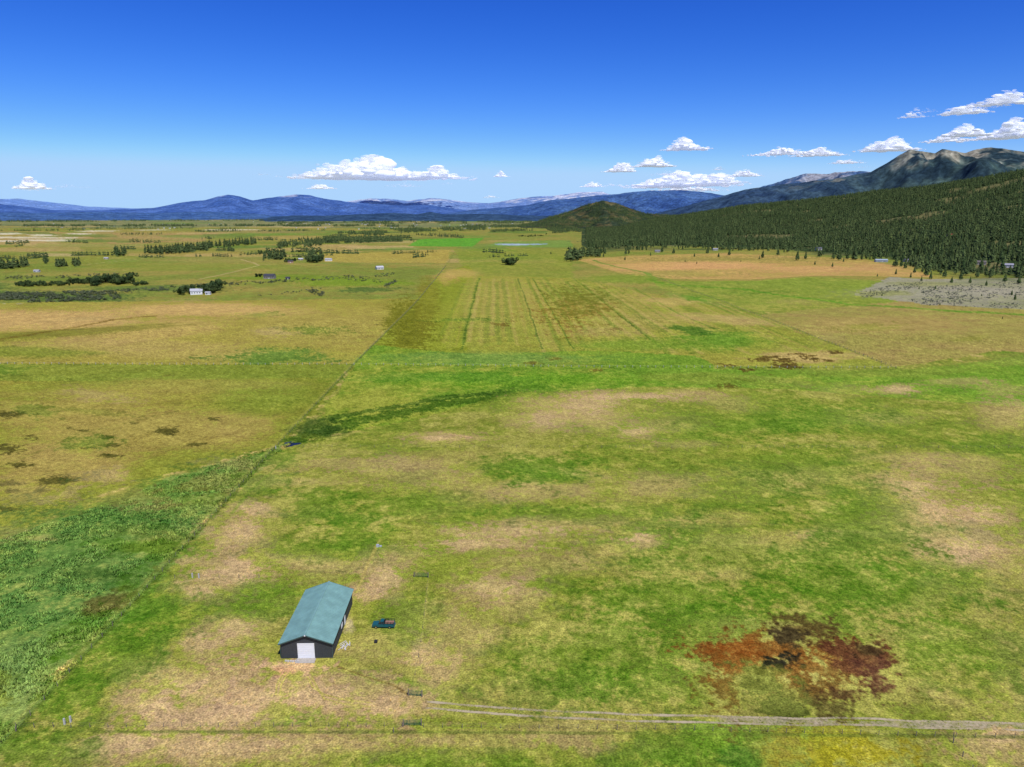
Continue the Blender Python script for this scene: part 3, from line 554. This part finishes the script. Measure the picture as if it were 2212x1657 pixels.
me=bpy.data.meshes.new("walls");me.from_pydata(V.tolist(),[],[[0,1,2,3,4],[9,8,7,6,5],[1,6,7,2],[5,0,4,9]]);me.materials.append(wallm)
wo=bpy.data.objects.new("walls",me);wo.parent=barn;sc.collection.objects.link(wo)
rb=[box(x,y0-.03,EH/2,.05,.06,EH-.02) for x in np.arange(-5.7,5.8,.45) if abs(x+.1)>1.95]
rb+=[box(sx*(W2+.03),y,EH/2-.05,.06,.05,EH-.2) for sx in(-1,1) for y in np.arange(y0+.3,y1,.6)]
rb+=[box(x,y0-.03,EH+(RH-EH)*(1-abs(x)/W2)/2-.1,.05,.055,max(.1,(RH-EH)*(1-abs(x)/W2)-.15)) for x in np.arange(-4.8,4.9,.45)]
part("wall_ribs",rb,wallm,barn)
def slope(sx,ov=.45,th=.1):
    sl=(RH-EH)/W2;xe=sx*(W2+ov);ze=EH-sl*ov+.08;zr=RH+.08
    ya,yb=y0-.6,y1+.6
    v=np.array([[0,ya,zr],[xe,ya,ze],[xe,yb,ze],[0,yb,zr],[0,ya,zr+th],[xe,ya,ze+th],[xe,yb,ze+th],[0,yb,zr+th]])
    f=np.array([[0,1,2,3],[4,7,6,5],[0,4,5,1],[1,5,6,2],[2,6,7,3],[3,7,4,0]]);return v,f
part("roof_panels",[slope(1),slope(-1)],roofm,barn)
def rib(sx,y):
    sl=(RH-EH)/W2;xe=sx*(W2+.45);ze=EH-sl*.45+.18;zr=RH+.18
    v=[];
    for (xx,zz) in((sx*.16,zr-sl*.16),(xe,ze)):
        for yy in(-.035,.035):
            for dz in(.003,.06): v.append([xx,y+yy,zz+dz])
    f=[[0,1,5,4],[2,6,7,3],[1,3,7,5],[4,5,7,6],[0,2,3,1]];return np.array(v),np.array(f)
part("roof_ribs",[rib(s,y) for s in(1,-1) for y in np.arange(y0-.45,y1+.5,.6)],roofm,barn)
part("ridge_cap",[box(.0,0,RH+.24,.34,LN+1.26,.07)],roofm,barn)
sl=math.atan((RH-EH)/W2)
def rake(sx,yy):
    v,f=box(0,0,0,(W2+.45)/math.cos(sl),.06,.24)
    c,s=math.cos(-sx*sl),math.sin(-sx*sl)
    v=np.stack([v[:,0]*c-v[:,2]*s,v[:,1],v[:,0]*s+v[:,2]*c],1)
    v+= [sx*(W2+.45)/2,yy,(RH+EH-(RH-EH)/W2*.45)/2+.08];return v,f
part("trim",[rake(1,y0-.64),rake(-1,y0-.64),rake(1,y1+.64),rake(-1,y1+.64)]+[box(sx*(W2+.1),y0-.05,EH/2-.1,.1,.14,EH-.2) for sx in(1,-1)],trimm,barn)
part("roll_up_door",[box(-.1,y0-.06,1.85,3.5,.08,3.7)]+[box(-.1,y0-.115,z,3.42,.03,.04) for z in np.arange(.5,3.6,.52)],whitem,barn)
part("door_frame",[box(-.1,y0-.05,3.79,3.9,.14,.18),box(-1.95,y0-.05,1.85,.18,.14,3.7),box(1.75,y0-.05,1.85,.18,.14,3.7)],whitem,barn)
part("side_door",[box(W2+.05,2.2,1.25,.08,1.1,2.1),box(W2+.07,-1.2,1.9,.08,1.6,1.0)],whitem,barn)
part("concrete_apron",[box(-.1,y0-1.0,.05,4.4,1.8,.1)],simple("concrete",(.42,.38,.32),.9,.15),barn)
part("ridge_vent",[box(0,y0-.7,RH+.1,.3,.05,.3)],whitem,barn)
st=[]
for k in range(12):
    st.append(box(-40.3+rng.normal(0,.3)+k*.14,149.6+rng.normal(0,.8),.12+.05*(k%4),.14,2.0,.07,rng.normal(0,.5)))
part("lumber_pile",st,simple("pale_lumber",(.66,.62,.55),.9,.15,4),None)
part("firewood_row",[box(-51.8+k*.55,143.6+rng.normal(0,.06),.16,.42,.4,.32,rng.normal(0,.4)) for k in range(6)],simple("pale_rubble",(.5,.48,.44),.9,.2,4),None)
# ---------- pickup truck ----------
g=G(829,1354);tr=empty("pickup_truck",(g[0],g[1],0),R(178))
teal=simple("teal_car_paint",(.015,.10,.11),.3,.05);blk=simple("black_rubber",(.015,.015,.015),.8,.1);glass=simple("dark_glass",(.02,.025,.03),.1,.0);rust_m=simple("rusty_bed",(.30,.15,.10),.85,.3,3);chrome=simple("chrome",(.6,.6,.6),.25,.05,1,.9)
def prism(prof,w,yo=0):
    n=len(prof);v=[[p[0],-w/2+yo,p[1]] for p in prof]+[[p[0],w/2+yo,p[1]] for p in prof]
    return v,[list(range(n)),[i+n for i in range(n)][::-1]]+[[i,i+n,(i+1)%n+n,(i+1)%n] for i in range(n)]
def pmesh(name,v,f,mat,par,bev=.04):
    me=bpy.data.meshes.new(name);me.from_pydata([list(map(float,a)) for a in v],[],[list(map(int,q)) for q in f]);me.materials.append(mat);me.update()
    bm=bmesh.new();bm.from_mesh(me);bmesh.ops.recalc_face_normals(bm,faces=bm.faces)
    if bev: bmesh.ops.bevel(bm,geom=list(bm.edges),offset=bev,segments=2,affect='EDGES')
    bm.to_mesh(me);bm.free()
    o=bpy.data.objects.new(name,me);o.parent=par;sc.collection.objects.link(o);return o
v,f=prism([(2.65,.5),(2.7,.75),(2.65,1.05),(1.25,1.18),(.0,1.18),(-.25,1.15),(-.25,.45),(2.3,.42)],1.85);pmesh("lower_body",v,f,teal,tr,.05)
v=[];
for (x,z,hw) in((1.25,1.19,.85),(.65,1.78,.7),(-.12,1.8,.7),(-.24,1.19,.86)):
    v+=[[x,-hw,z],[x,hw,z]]
f=[[0,1,3,2],[2,3,5,4],[4,5,7,6],[6,7,1,0],[0,2,4,6],[1,7,5,3]];pmesh("cab_glass",v,f,glass,tr,.03)
pmesh("cab_roof",*[list(q) for q in box(.27,0,1.82,.85,1.42,.07)],teal,tr,.02)
part("cab_pillars",[box(.33,s*.79,1.48,.07,.05,.62) for s in(-1,1)]+[box(-.2,s*.79,1.48,.07,.05,.62) for s in(-1,1)],teal,tr)
part("bed_sides",[box(-1.5,s*.88,.85,2.4,.12,.75) for s in(-1,1)]+[box(-2.66,0,.85,.1,1.88,.72),box(-.36,0,.85,.1,1.64,.7)],teal,tr)
part("bed_floor",[box(-1.5,0,.66,2.3,1.64,.08)],rust_m,tr)
part("cargo",[box(-1.5,0,1.05,2.1,1.5,.5)],rust_m,tr)
part("stake_rack",[box(-1.5,s*.88,z,2.4,.06,.12) for s in(-1,1) for z in(1.42,1.72)]+[box(x,s*.88,1.5,.08,.08,.6) for s in(-1,1) for x in(-.4,-1.1,-1.9,-2.6)]+[box(-.38,0,1.6,.08,1.7,.4)],blk,tr)
part("bumpers",[box(2.76,0,.52,.12,1.8,.2),box(-2.8,0,.5,.12,1.8,.18)],chrome,tr)
part("headlights",[box(2.71,s*.68,.86,.04,.28,.18) for s in(-1,1)],chrome,tr)
for x in(1.75,-1.65):
    for s in(-1,1):
        a=np.arange(20)*math.pi/10;v=[[x+.38*math.cos(q),s*.82-.12,.38+.38*math.sin(q)] for q in a]+[[x+.38*math.cos(q),s*.82+.13,.38+.38*math.sin(q)] for q in a]
        pmesh("wheel",v,[list(range(20)),list(range(20,40))]+[[i,(i+1)%20,20+(i+1)%20,20+i] for i in range(20)],blk,tr,0)
        a=np.arange(12)*math.pi/6;v=[[x+.2*math.cos(q),s*.97-.02,.38+.2*math.sin(q)] for q in a]+[[x+.2*math.cos(q),s*.97+.02,.38+.2*math.sin(q)] for q in a]
        pmesh("hub",v,[list(range(12)),list(range(12,24))]+[[i,(i+1)%12,12+(i+1)%12,12+i] for i in range(12)],chrome,tr,0)
# ---------- fences ----------
wire=simple("fence_wood",(.20,.16,.12),.9,.2,3);pale=simple("pale_fence_wood",(.42,.40,.36),.9,.2,3);gm2=simple("green_gate_paint",(.05,.15,.06),.5,.1)
def fence(name,pts,sp=4.5,h=1.3,pw=.14,mat=wire,wires=(.4,.8,1.15),ww=.012):
    P_=[G(*p) for p in pts];parts=[]
    for p,q in zip(P_[:-1],P_[1:]):
        L_=np.hypot(*(q-p));k=max(1,int(L_/sp));rz=math.atan2(q[1]-p[1],q[0]-p[0])
        for i in range(k+1):
            c=p+(q-p)*i/k;hh=h*rng.uniform(.85,1.1);zt=float(terr(c[0:1],c[1:2])[0]);parts.append(box(c[0]+rng.normal(0,.04),c[1]+rng.normal(0,.04),zt+hh/2,pw,pw,hh,rng.random()))
            if i<k:
                m=p+(q-p)*(i+.5)/k
                for z in wires: parts.append(box(m[0],m[1],zt+z,L_/k,ww,ww,rz))
    V,Fc=merge(parts);return make(name,V,Fc,mat)
fence("wire_fence",[(-200,1830),(35,1580),(595,967),(765,787)],4.5,1.25,.11)
fence("wire_fence",[(765,787),(905,648),(962,575)],6,1.4,.25,wires=(1.1,),ww=.03)
fence("wire_fence",[(-300,786),(765,788),(1300,794),(1935,796)],5,1.4,.22,pale,wires=(1.1,),ww=.03)
fence("wire_fence",[(1935,796),(1640,682),(1420,598)],6,1.4,.25,wires=(1.1,),ww=.03)
fence("wire_fence",[(35,1572),(870,1570)],3.6,1.1,.09);fence("wire_fence",[(915,1572),(1500,1578),(2060,1592)],3.6,1.1,.09)
fence("wire_fence",[(2065,1592),(2700,1596)],3.6,1.1,.09);fence("wire_fence",[(2060,1605),(2100,1665),(2160,1760)],2.5,1.3)
fence("wire_fence",[(925,1248),(917,1330),(905,1420),(888,1500)],5.5,1.1,.07,wires=(.9,))
fence("wire_fence",[(378,1250),(430,1248),(560,1249)],5,1.2,.12)
fence("wire_fence",[(595,966),(1300,967),(2300,968)],6,1.2,.1)
fence("wire_fence",[(850,1582),(880,1566)],2,1.2,.12);
def gate(px,py,w,rz):
    g=G(px,py);e=empty("field_gate",(g[0],g[1],0),rz)
    part("rails",[box(0,0,z,w,.05,.05) for z in(.3,.55,.8,1.05,1.3)],gm2,e);part("uprights",[box(x,0,.8,.06,.06,1.25) for x in np.linspace(-w/2,w/2,4)],gm2,e)
    part("gate_posts",[box(s*(w/2+.2),0,.8,.2,.2,1.6) for s in(-1,1)],wire,e)
gate(910,1247,3.6,R(-3));gate(897,1504,2.6,R(-8));gate(891,1568,3.2,R(2))
part("corner_posts",[box(*G(px,py),.7,.3,.3,1.4) for px,py in((140,1565),(153,1560),(416,1248),(430,1249),(596,970))],simple("grey_post",(.5,.48,.44),.8,.1),None)
part("water_trough",[box(*G(812,1388),.3,.7,.7,.6)],simple("trough_black",(.03,.03,.03),.6),None)
gx=G(816,1181);part("well_cap",[box(gx[0],gx[1],.35,.8,.8,.7),box(gx[0]+.9,gx[1],.2,.7,.5,.4)],simple("well_grey",(.4,.42,.45),.6),None)
a=np.arange(24)*math.pi/12;g=G(628,960);rr=1+.35*np.sin(a*3+1)+.2*np.sin(a*5)
me=bpy.data.meshes.new("pond");me.from_pydata([(g[0]+3.0*r_1*math.cos(q),g[1]+3.6*r_1*math.sin(q),.03) for q,r_1 in zip(a,rr)],[],[list(range(24))])
me.materials.append(simple("dark_water",(.01,.012,.025),.35,.05));sc.collection.objects.link(bpy.data.objects.new("pond",me))
# ---------- farmsteads ----------
def house(name,px,py,w,l,h,rz,wc,rc):
    g=GT(px,py);z=float(terr(g[0:1],g[1:2])[0]);e=empty(name,(g[0],g[1],z-.3),rz);rh=h+w*.27
    wm=simple(name+"_wall",wc,.8,.08);rm=simple(name+"_roof",rc,.6,.1)
    v=[[-l/2,-w/2,0],[l/2,-w/2,0],[l/2,w/2,0],[-l/2,w/2,0],[-l/2,-w/2,h],[l/2,-w/2,h],[l/2,w/2,h],[-l/2,w/2,h],[-l/2,0,rh],[l/2,0,rh]]
    pmesh("walls",v,[[0,1,5,4],[2,3,7,6],[1,2,6,9,5],[3,0,4,8,7]],wm,e,0)
    sl=(rh-h)/(w/2)
    for s in(1,-1):
        ye=s*(w/2+.5);ze=h-sl*.5+.05;v=[[-l/2-.5,0,rh+.05],[l/2+.5,0,rh+.05],[l/2+.5,ye,ze],[-l/2-.5,ye,ze]];v+=[[a_,b_,c_+.2] for a_,b_,c_ in v]
        pmesh("roof",v,[[0,1,2,3],[7,6,5,4],[0,4,5,1],[1,5,6,2],[2,6,7,3],[3,7,4,0]],rm,e,0)
    part("windows",[box(x,-w/2-.03,h*.55,1.3,.06,1.2) for x in np.arange(-l/2+2,l/2-1,3)],glass,e);part("door",[box(0.6,-w/2-.05,1.1,1,.06,2.1)],whitem,e)
Wc=(.75,.75,.74);Dk=(.06,.06,.07)
for a in[("farmhouse",425,636,9,14,5,R(20),Wc,(.45,.45,.46)),("farmhouse",583,602,10,16,5,R(-5),(.25,.22,.2),Dk),("farm_shed",622,604,4,6,3,0,(.1,.1,.1),Dk),("farm_shed",450,637,4,6,3,0,Wc,(.4,.4,.4)),("farmhouse",820,582,9,13,4,R(30),(.6,.58,.52),(.5,.5,.5)),("farm_shed",650,562,6,10,3,0,(.4,.35,.3),(.5,.5,.5)),("farm_shed",710,564,8,14,4,0,Wc,(.4,.4,.4)),("farm_shed",628,568,6,10,4,0,(.5,.3,.2),Dk),
   ("farmhouse",1903,566,8,24,4,R(-5),(.3,.34,.36),(.3,.36,.4)),("farmhouse",1958,566,8,12,4,R(20),(.3,.28,.25),(.2,.2,.22)),("farmhouse",1768,541,9,15,6,0,(.45,.42,.38),(.12,.12,.14)),("farmhouse",2118,572,10,16,5,R(-25),(.3,.28,.25),(.14,.12,.1)),("farmhouse",2175,578,9,18,5,R(-25),(.4,.4,.4),(.3,.3,.33)),("farmhouse",1420,545,8,13,4,0,(.4,.35,.3),(.2,.2,.22)),("farmhouse",1545,541,8,13,4,0,(.45,.4,.35),(.3,.3,.3)),("farmhouse",2053,512,9,15,6,0,(.35,.12,.10),(.35,.05,.04)),
   ("farm_shed",80,588,5,9,3,0,(.5,.5,.5),(.4,.4,.4)),("farm_shed",230,560,5,9,3,0,(.5,.4,.3),(.4,.4,.4))]: house(*a)
far=[]
for k in range(130):
    px=rng.choice([rng.uniform(0,1150),rng.uniform(350,1050)]);py=rng.choice([472,475,478,484,488,494])+rng.uniform(-2,2);g=G(px,py);s=rng.uniform(7,15)
    far.append(box(g[0],g[1],2.5,s,s*.7,rng.uniform(4,6),rng.random()*3))
part("distant_town",far,simple("town_white",(.5,.49,.46),.8,.4,.003),None)
# ---------- clouds ----------
cm=bpy.data.materials.new("cloud_white_glow");cm.use_nodes=True;cnt=cm.node_tree;cnt.nodes.clear();L=cnt.links.new
df=cnt.nodes.new("ShaderNodeBsdfDiffuse");df.inputs[0].default_value=(.84,.85,.88,1)
tl=cnt.nodes.new("ShaderNodeBsdfTranslucent");tl.inputs[0].default_value=(.85,.85,.88,1)
m1=cnt.nodes.new("ShaderNodeMixShader");m1.inputs[0].default_value=.30;L(df.outputs[0],m1.inputs[1]);L(tl.outputs[0],m1.inputs[2])
em=cnt.nodes.new("ShaderNodeEmission");em.inputs[0].default_value=(.82,.88,1,1);em.inputs[1].default_value=.22  # added glow standing in for light scattered inside the cloud
as_=cnt.nodes.new("ShaderNodeAddShader");L(m1.outputs[0],as_.inputs[0]);L(em.outputs[0],as_.inputs[1])
tp=cnt.nodes.new("ShaderNodeBsdfTransparent");m2=cnt.nodes.new("ShaderNodeMixShader")
at=cnt.nodes.new("ShaderNodeAttribute");at.attribute_name="Col";sp=cnt.nodes.new("ShaderNodeSeparateColor");L(at.outputs["Color"],sp.inputs[0]);L(sp.outputs[0],m2.inputs[0])
L(tp.outputs[0],m2.inputs[1]);L(as_.outputs[0],m2.inputs[2]);ou=cnt.nodes.new("ShaderNodeOutputMaterial");L(m2.outputs[0],ou.inputs[0])
bm=bmesh.new();bmesh.ops.create_icosphere(bm,subdivisions=2,radius=1);bm.verts.ensure_lookup_table()
IV=np.array([v.co[:] for v in bm.verts]);IF=np.array([[v.index for v in f.verts] for f in bm.faces]);bm.free()
def cloud(px,pyb,wpx,hpx,n,peak=0.0,wisp=0.0,alt=1500.0):
    t,e=ang(px,pyb);t=float(t);e=max(float(e),.02);r=(alt-CAMH)/e
    k=r/F/ .98;w=wpx*k;h=hpx*k*.95
    g=np.random.default_rng(int(px*7+pyb))
    n=int(n*2.2)
    u=np.clip(g.normal(peak*.5,.45,n),-1,1);env=(1-np.abs(u)**2.2)*(.25+1.0*fbm(u*4+px,u*0+pyb,3,3))*(np.exp(-((u-peak)/.5)**2)*.7+.35)
    f=g.random(n)**(1.2+wisp);hz=f*env*h
    core=(g.random(n)<.45*(1-wisp*.8))
    rad=h*np.where(core,.08+.15*g.random(n)**1.5,.04+.10*g.random(n))*(1-.5*np.abs(u))*(1-.4*wisp)
    u=np.where(core,u*.85,u*1.1);hz=np.where(core,hz*.88,hz*1.05)
    dep=g.normal(0,.2,n)*w*.5
    ct,sn=math.cos(t),math.sin(t)
    lx=u*w*.5;cx=lx*ct+(r+dep)*sn;cy=-lx*sn+(r+dep)*ct
    s=np.stack([rad*g.uniform(1.3,2.6,n)*(1+wisp),rad*g.uniform(1.2,2,n),rad*g.uniform(.55,.85,n)*(1-.4*wisp)],1)
    J=1+.13*g.normal(size=(n,len(IV)))
    V=IV[None]*s[:,None,:]*J[:,:,None]
    V=V+np.stack([cx,cy,alt+hz],1)[:,None,:]
    V[:,:,2]=np.where(V[:,:,2]<alt,alt-(alt-V[:,:,2])*.3,V[:,:,2])
    Fc=(IF[None]+(np.arange(n)*len(IV))[:,None,None]).reshape(-1,3)
    al=np.where(core,1.0,g.uniform(.2,.45,n))*(1-.4*wisp)
    make("cloud",V.reshape(-1,3),Fc,cm,np.repeat(np.repeat(al[:,None],len(IV),0),3,1),True)
for a in[(830,386,330,56,420,-.25),(940,384,120,26,120,0),(750,386,160,24,120,0),(800,389,240,14,110,0,.8),(693,408,64,14,80),(872,403,100,10,60,0,.9),(1082,382,34,14,40),(68,408,62,22,80),(66,412,60,5,30,0,.8),(145,404,50,8,30,0,.9),(190,406,30,6,20,0,1),(570,378,50,6,30,0,1),(600,382,30,5,20,0,1),(640,380,30,6,20,0,1),(1020,383,40,6,20,0,1),(970,398,30,6,20,0,1),
  (1484,324,92,26,150,-.2),(1530,322,40,6,20,0,1),(1340,371,68,24,110,.2),(1412,360,80,26,130,.1),(1380,352,30,6,20,0,1),(1445,378,90,12,50,0,.8),(1470,402,210,40,330,.2),(1550,398,110,30,130,0),(1420,406,120,20,120,0),(1490,412,170,16,110,0,.3),(1280,404,60,13,60),(1320,402,40,7,30,0,.6),(1355,405,30,6,20,0,.6),(1512,414,120,8,60,0,.8),(1612,381,74,16,90,-.3),(1552,367,30,8,25,0,.6),(1690,335,130,16,150,0),(1765,337,100,18,120,.2),(1920,326,104,32,190,-.1),(1830,353,70,12,70,0,.4),(1860,362,70,6,30,0,1),
  (1970,254,50,16,40,.2,.7),(2005,242,40,8,25,0,1),(2080,246,80,22,110,.1,.2),(2165,226,110,26,130,.2,.4),(2130,234,60,10,40,0,.9),(2045,306,100,16,90,.2,.2),(2085,294,80,24,130,.1),(2175,299,90,34,190,.2),(2140,300,90,10,50,0,.7),(1765,385,70,6,40,0,.6),(1740,382,40,4,20,0,1),(2380,280,160,30,150),(1060,436,40,8,30,0,.6),(1170,426,60,5,30,0,.8)]:
    cloud(*a[:5],*(a[5:] if len(a)>5 else ()))
# ---------- light ----------
EL=R(57);AZ=R(155)
w=bpy.data.worlds.new("World");sc.world=w;w.use_nodes=True;nt=w.node_tree;bg=nt.nodes["Background"];L=nt.links.new
sk=nt.nodes.new("ShaderNodeTexSky");sk.sky_type='NISHITA';sk.sun_disc=False;sk.sun_elevation=EL;sk.sun_rotation=AZ;sk.altitude=1500;sk.air_density=1.0;sk.dust_density=.2;sk.ozone_density=4
hs=nt.nodes.new("ShaderNodeHueSaturation");hs.inputs["Saturation"].default_value=1.25;L(sk.outputs[0],hs.inputs["Color"])
sp=nt.nodes.new("ShaderNodeSeparateColor");cb=nt.nodes.new("ShaderNodeCombineColor");L(hs.outputs[0],sp.inputs[0])
ST=.11
for i,(p_,a_,mxv,sm) in enumerate(((1.6,1.4,.42,.12),(1.5,1.15,.66,.12),(1.05,1.3,.98,.12))):
    m=nt.nodes.new("ShaderNodeMath");m.operation='MULTIPLY';m.inputs[1].default_value=ST;L(sp.outputs[i],m.inputs[0])
    p=nt.nodes.new("ShaderNodeMath");p.operation='POWER';p.inputs[1].default_value=p_;L(m.outputs[0],p.inputs[0])
    q=nt.nodes.new("ShaderNodeMath");q.operation='MULTIPLY';q.inputs[1].default_value=a_/ST;L(p.outputs[0],q.inputs[0])
    r=nt.nodes.new("ShaderNodeMath");r.operation='SMOOTH_MIN';r.inputs[1].default_value=mxv/ST;r.inputs[2].default_value=sm/ST;L(q.outputs[0],r.inputs[0]);L(r.outputs[0],cb.inputs[i])
L(cb.outputs[0],bg.inputs[0]);bg.inputs[1].default_value=ST
ld=bpy.data.lights.new("sun",'SUN');ld.energy=4.15;ld.angle=R(.5);ld.color=(1,.97,.90)
lo=bpy.data.objects.new("sun",ld);sc.collection.objects.link(lo)
d=Vector((math.sin(AZ)*math.cos(EL),math.cos(AZ)*math.cos(EL),math.sin(EL)));lo.rotation_euler=d.to_track_quat('Z','Y').to_euler()
# ---------- camera ----------
cd=bpy.data.cameras.new("camera");cd.sensor_width=36;cd.lens=F/2212*36;cd.clip_start=.5;cd.clip_end=200000
co=bpy.data.objects.new("camera",cd);co.location=(0,0,CAMH);co.rotation_euler=(R(90)-P,0,0);sc.collection.objects.link(co);sc.camera=co
sc.view_settings.view_transform='Standard';sc.view_settings.look='None';sc.view_settings.exposure=0
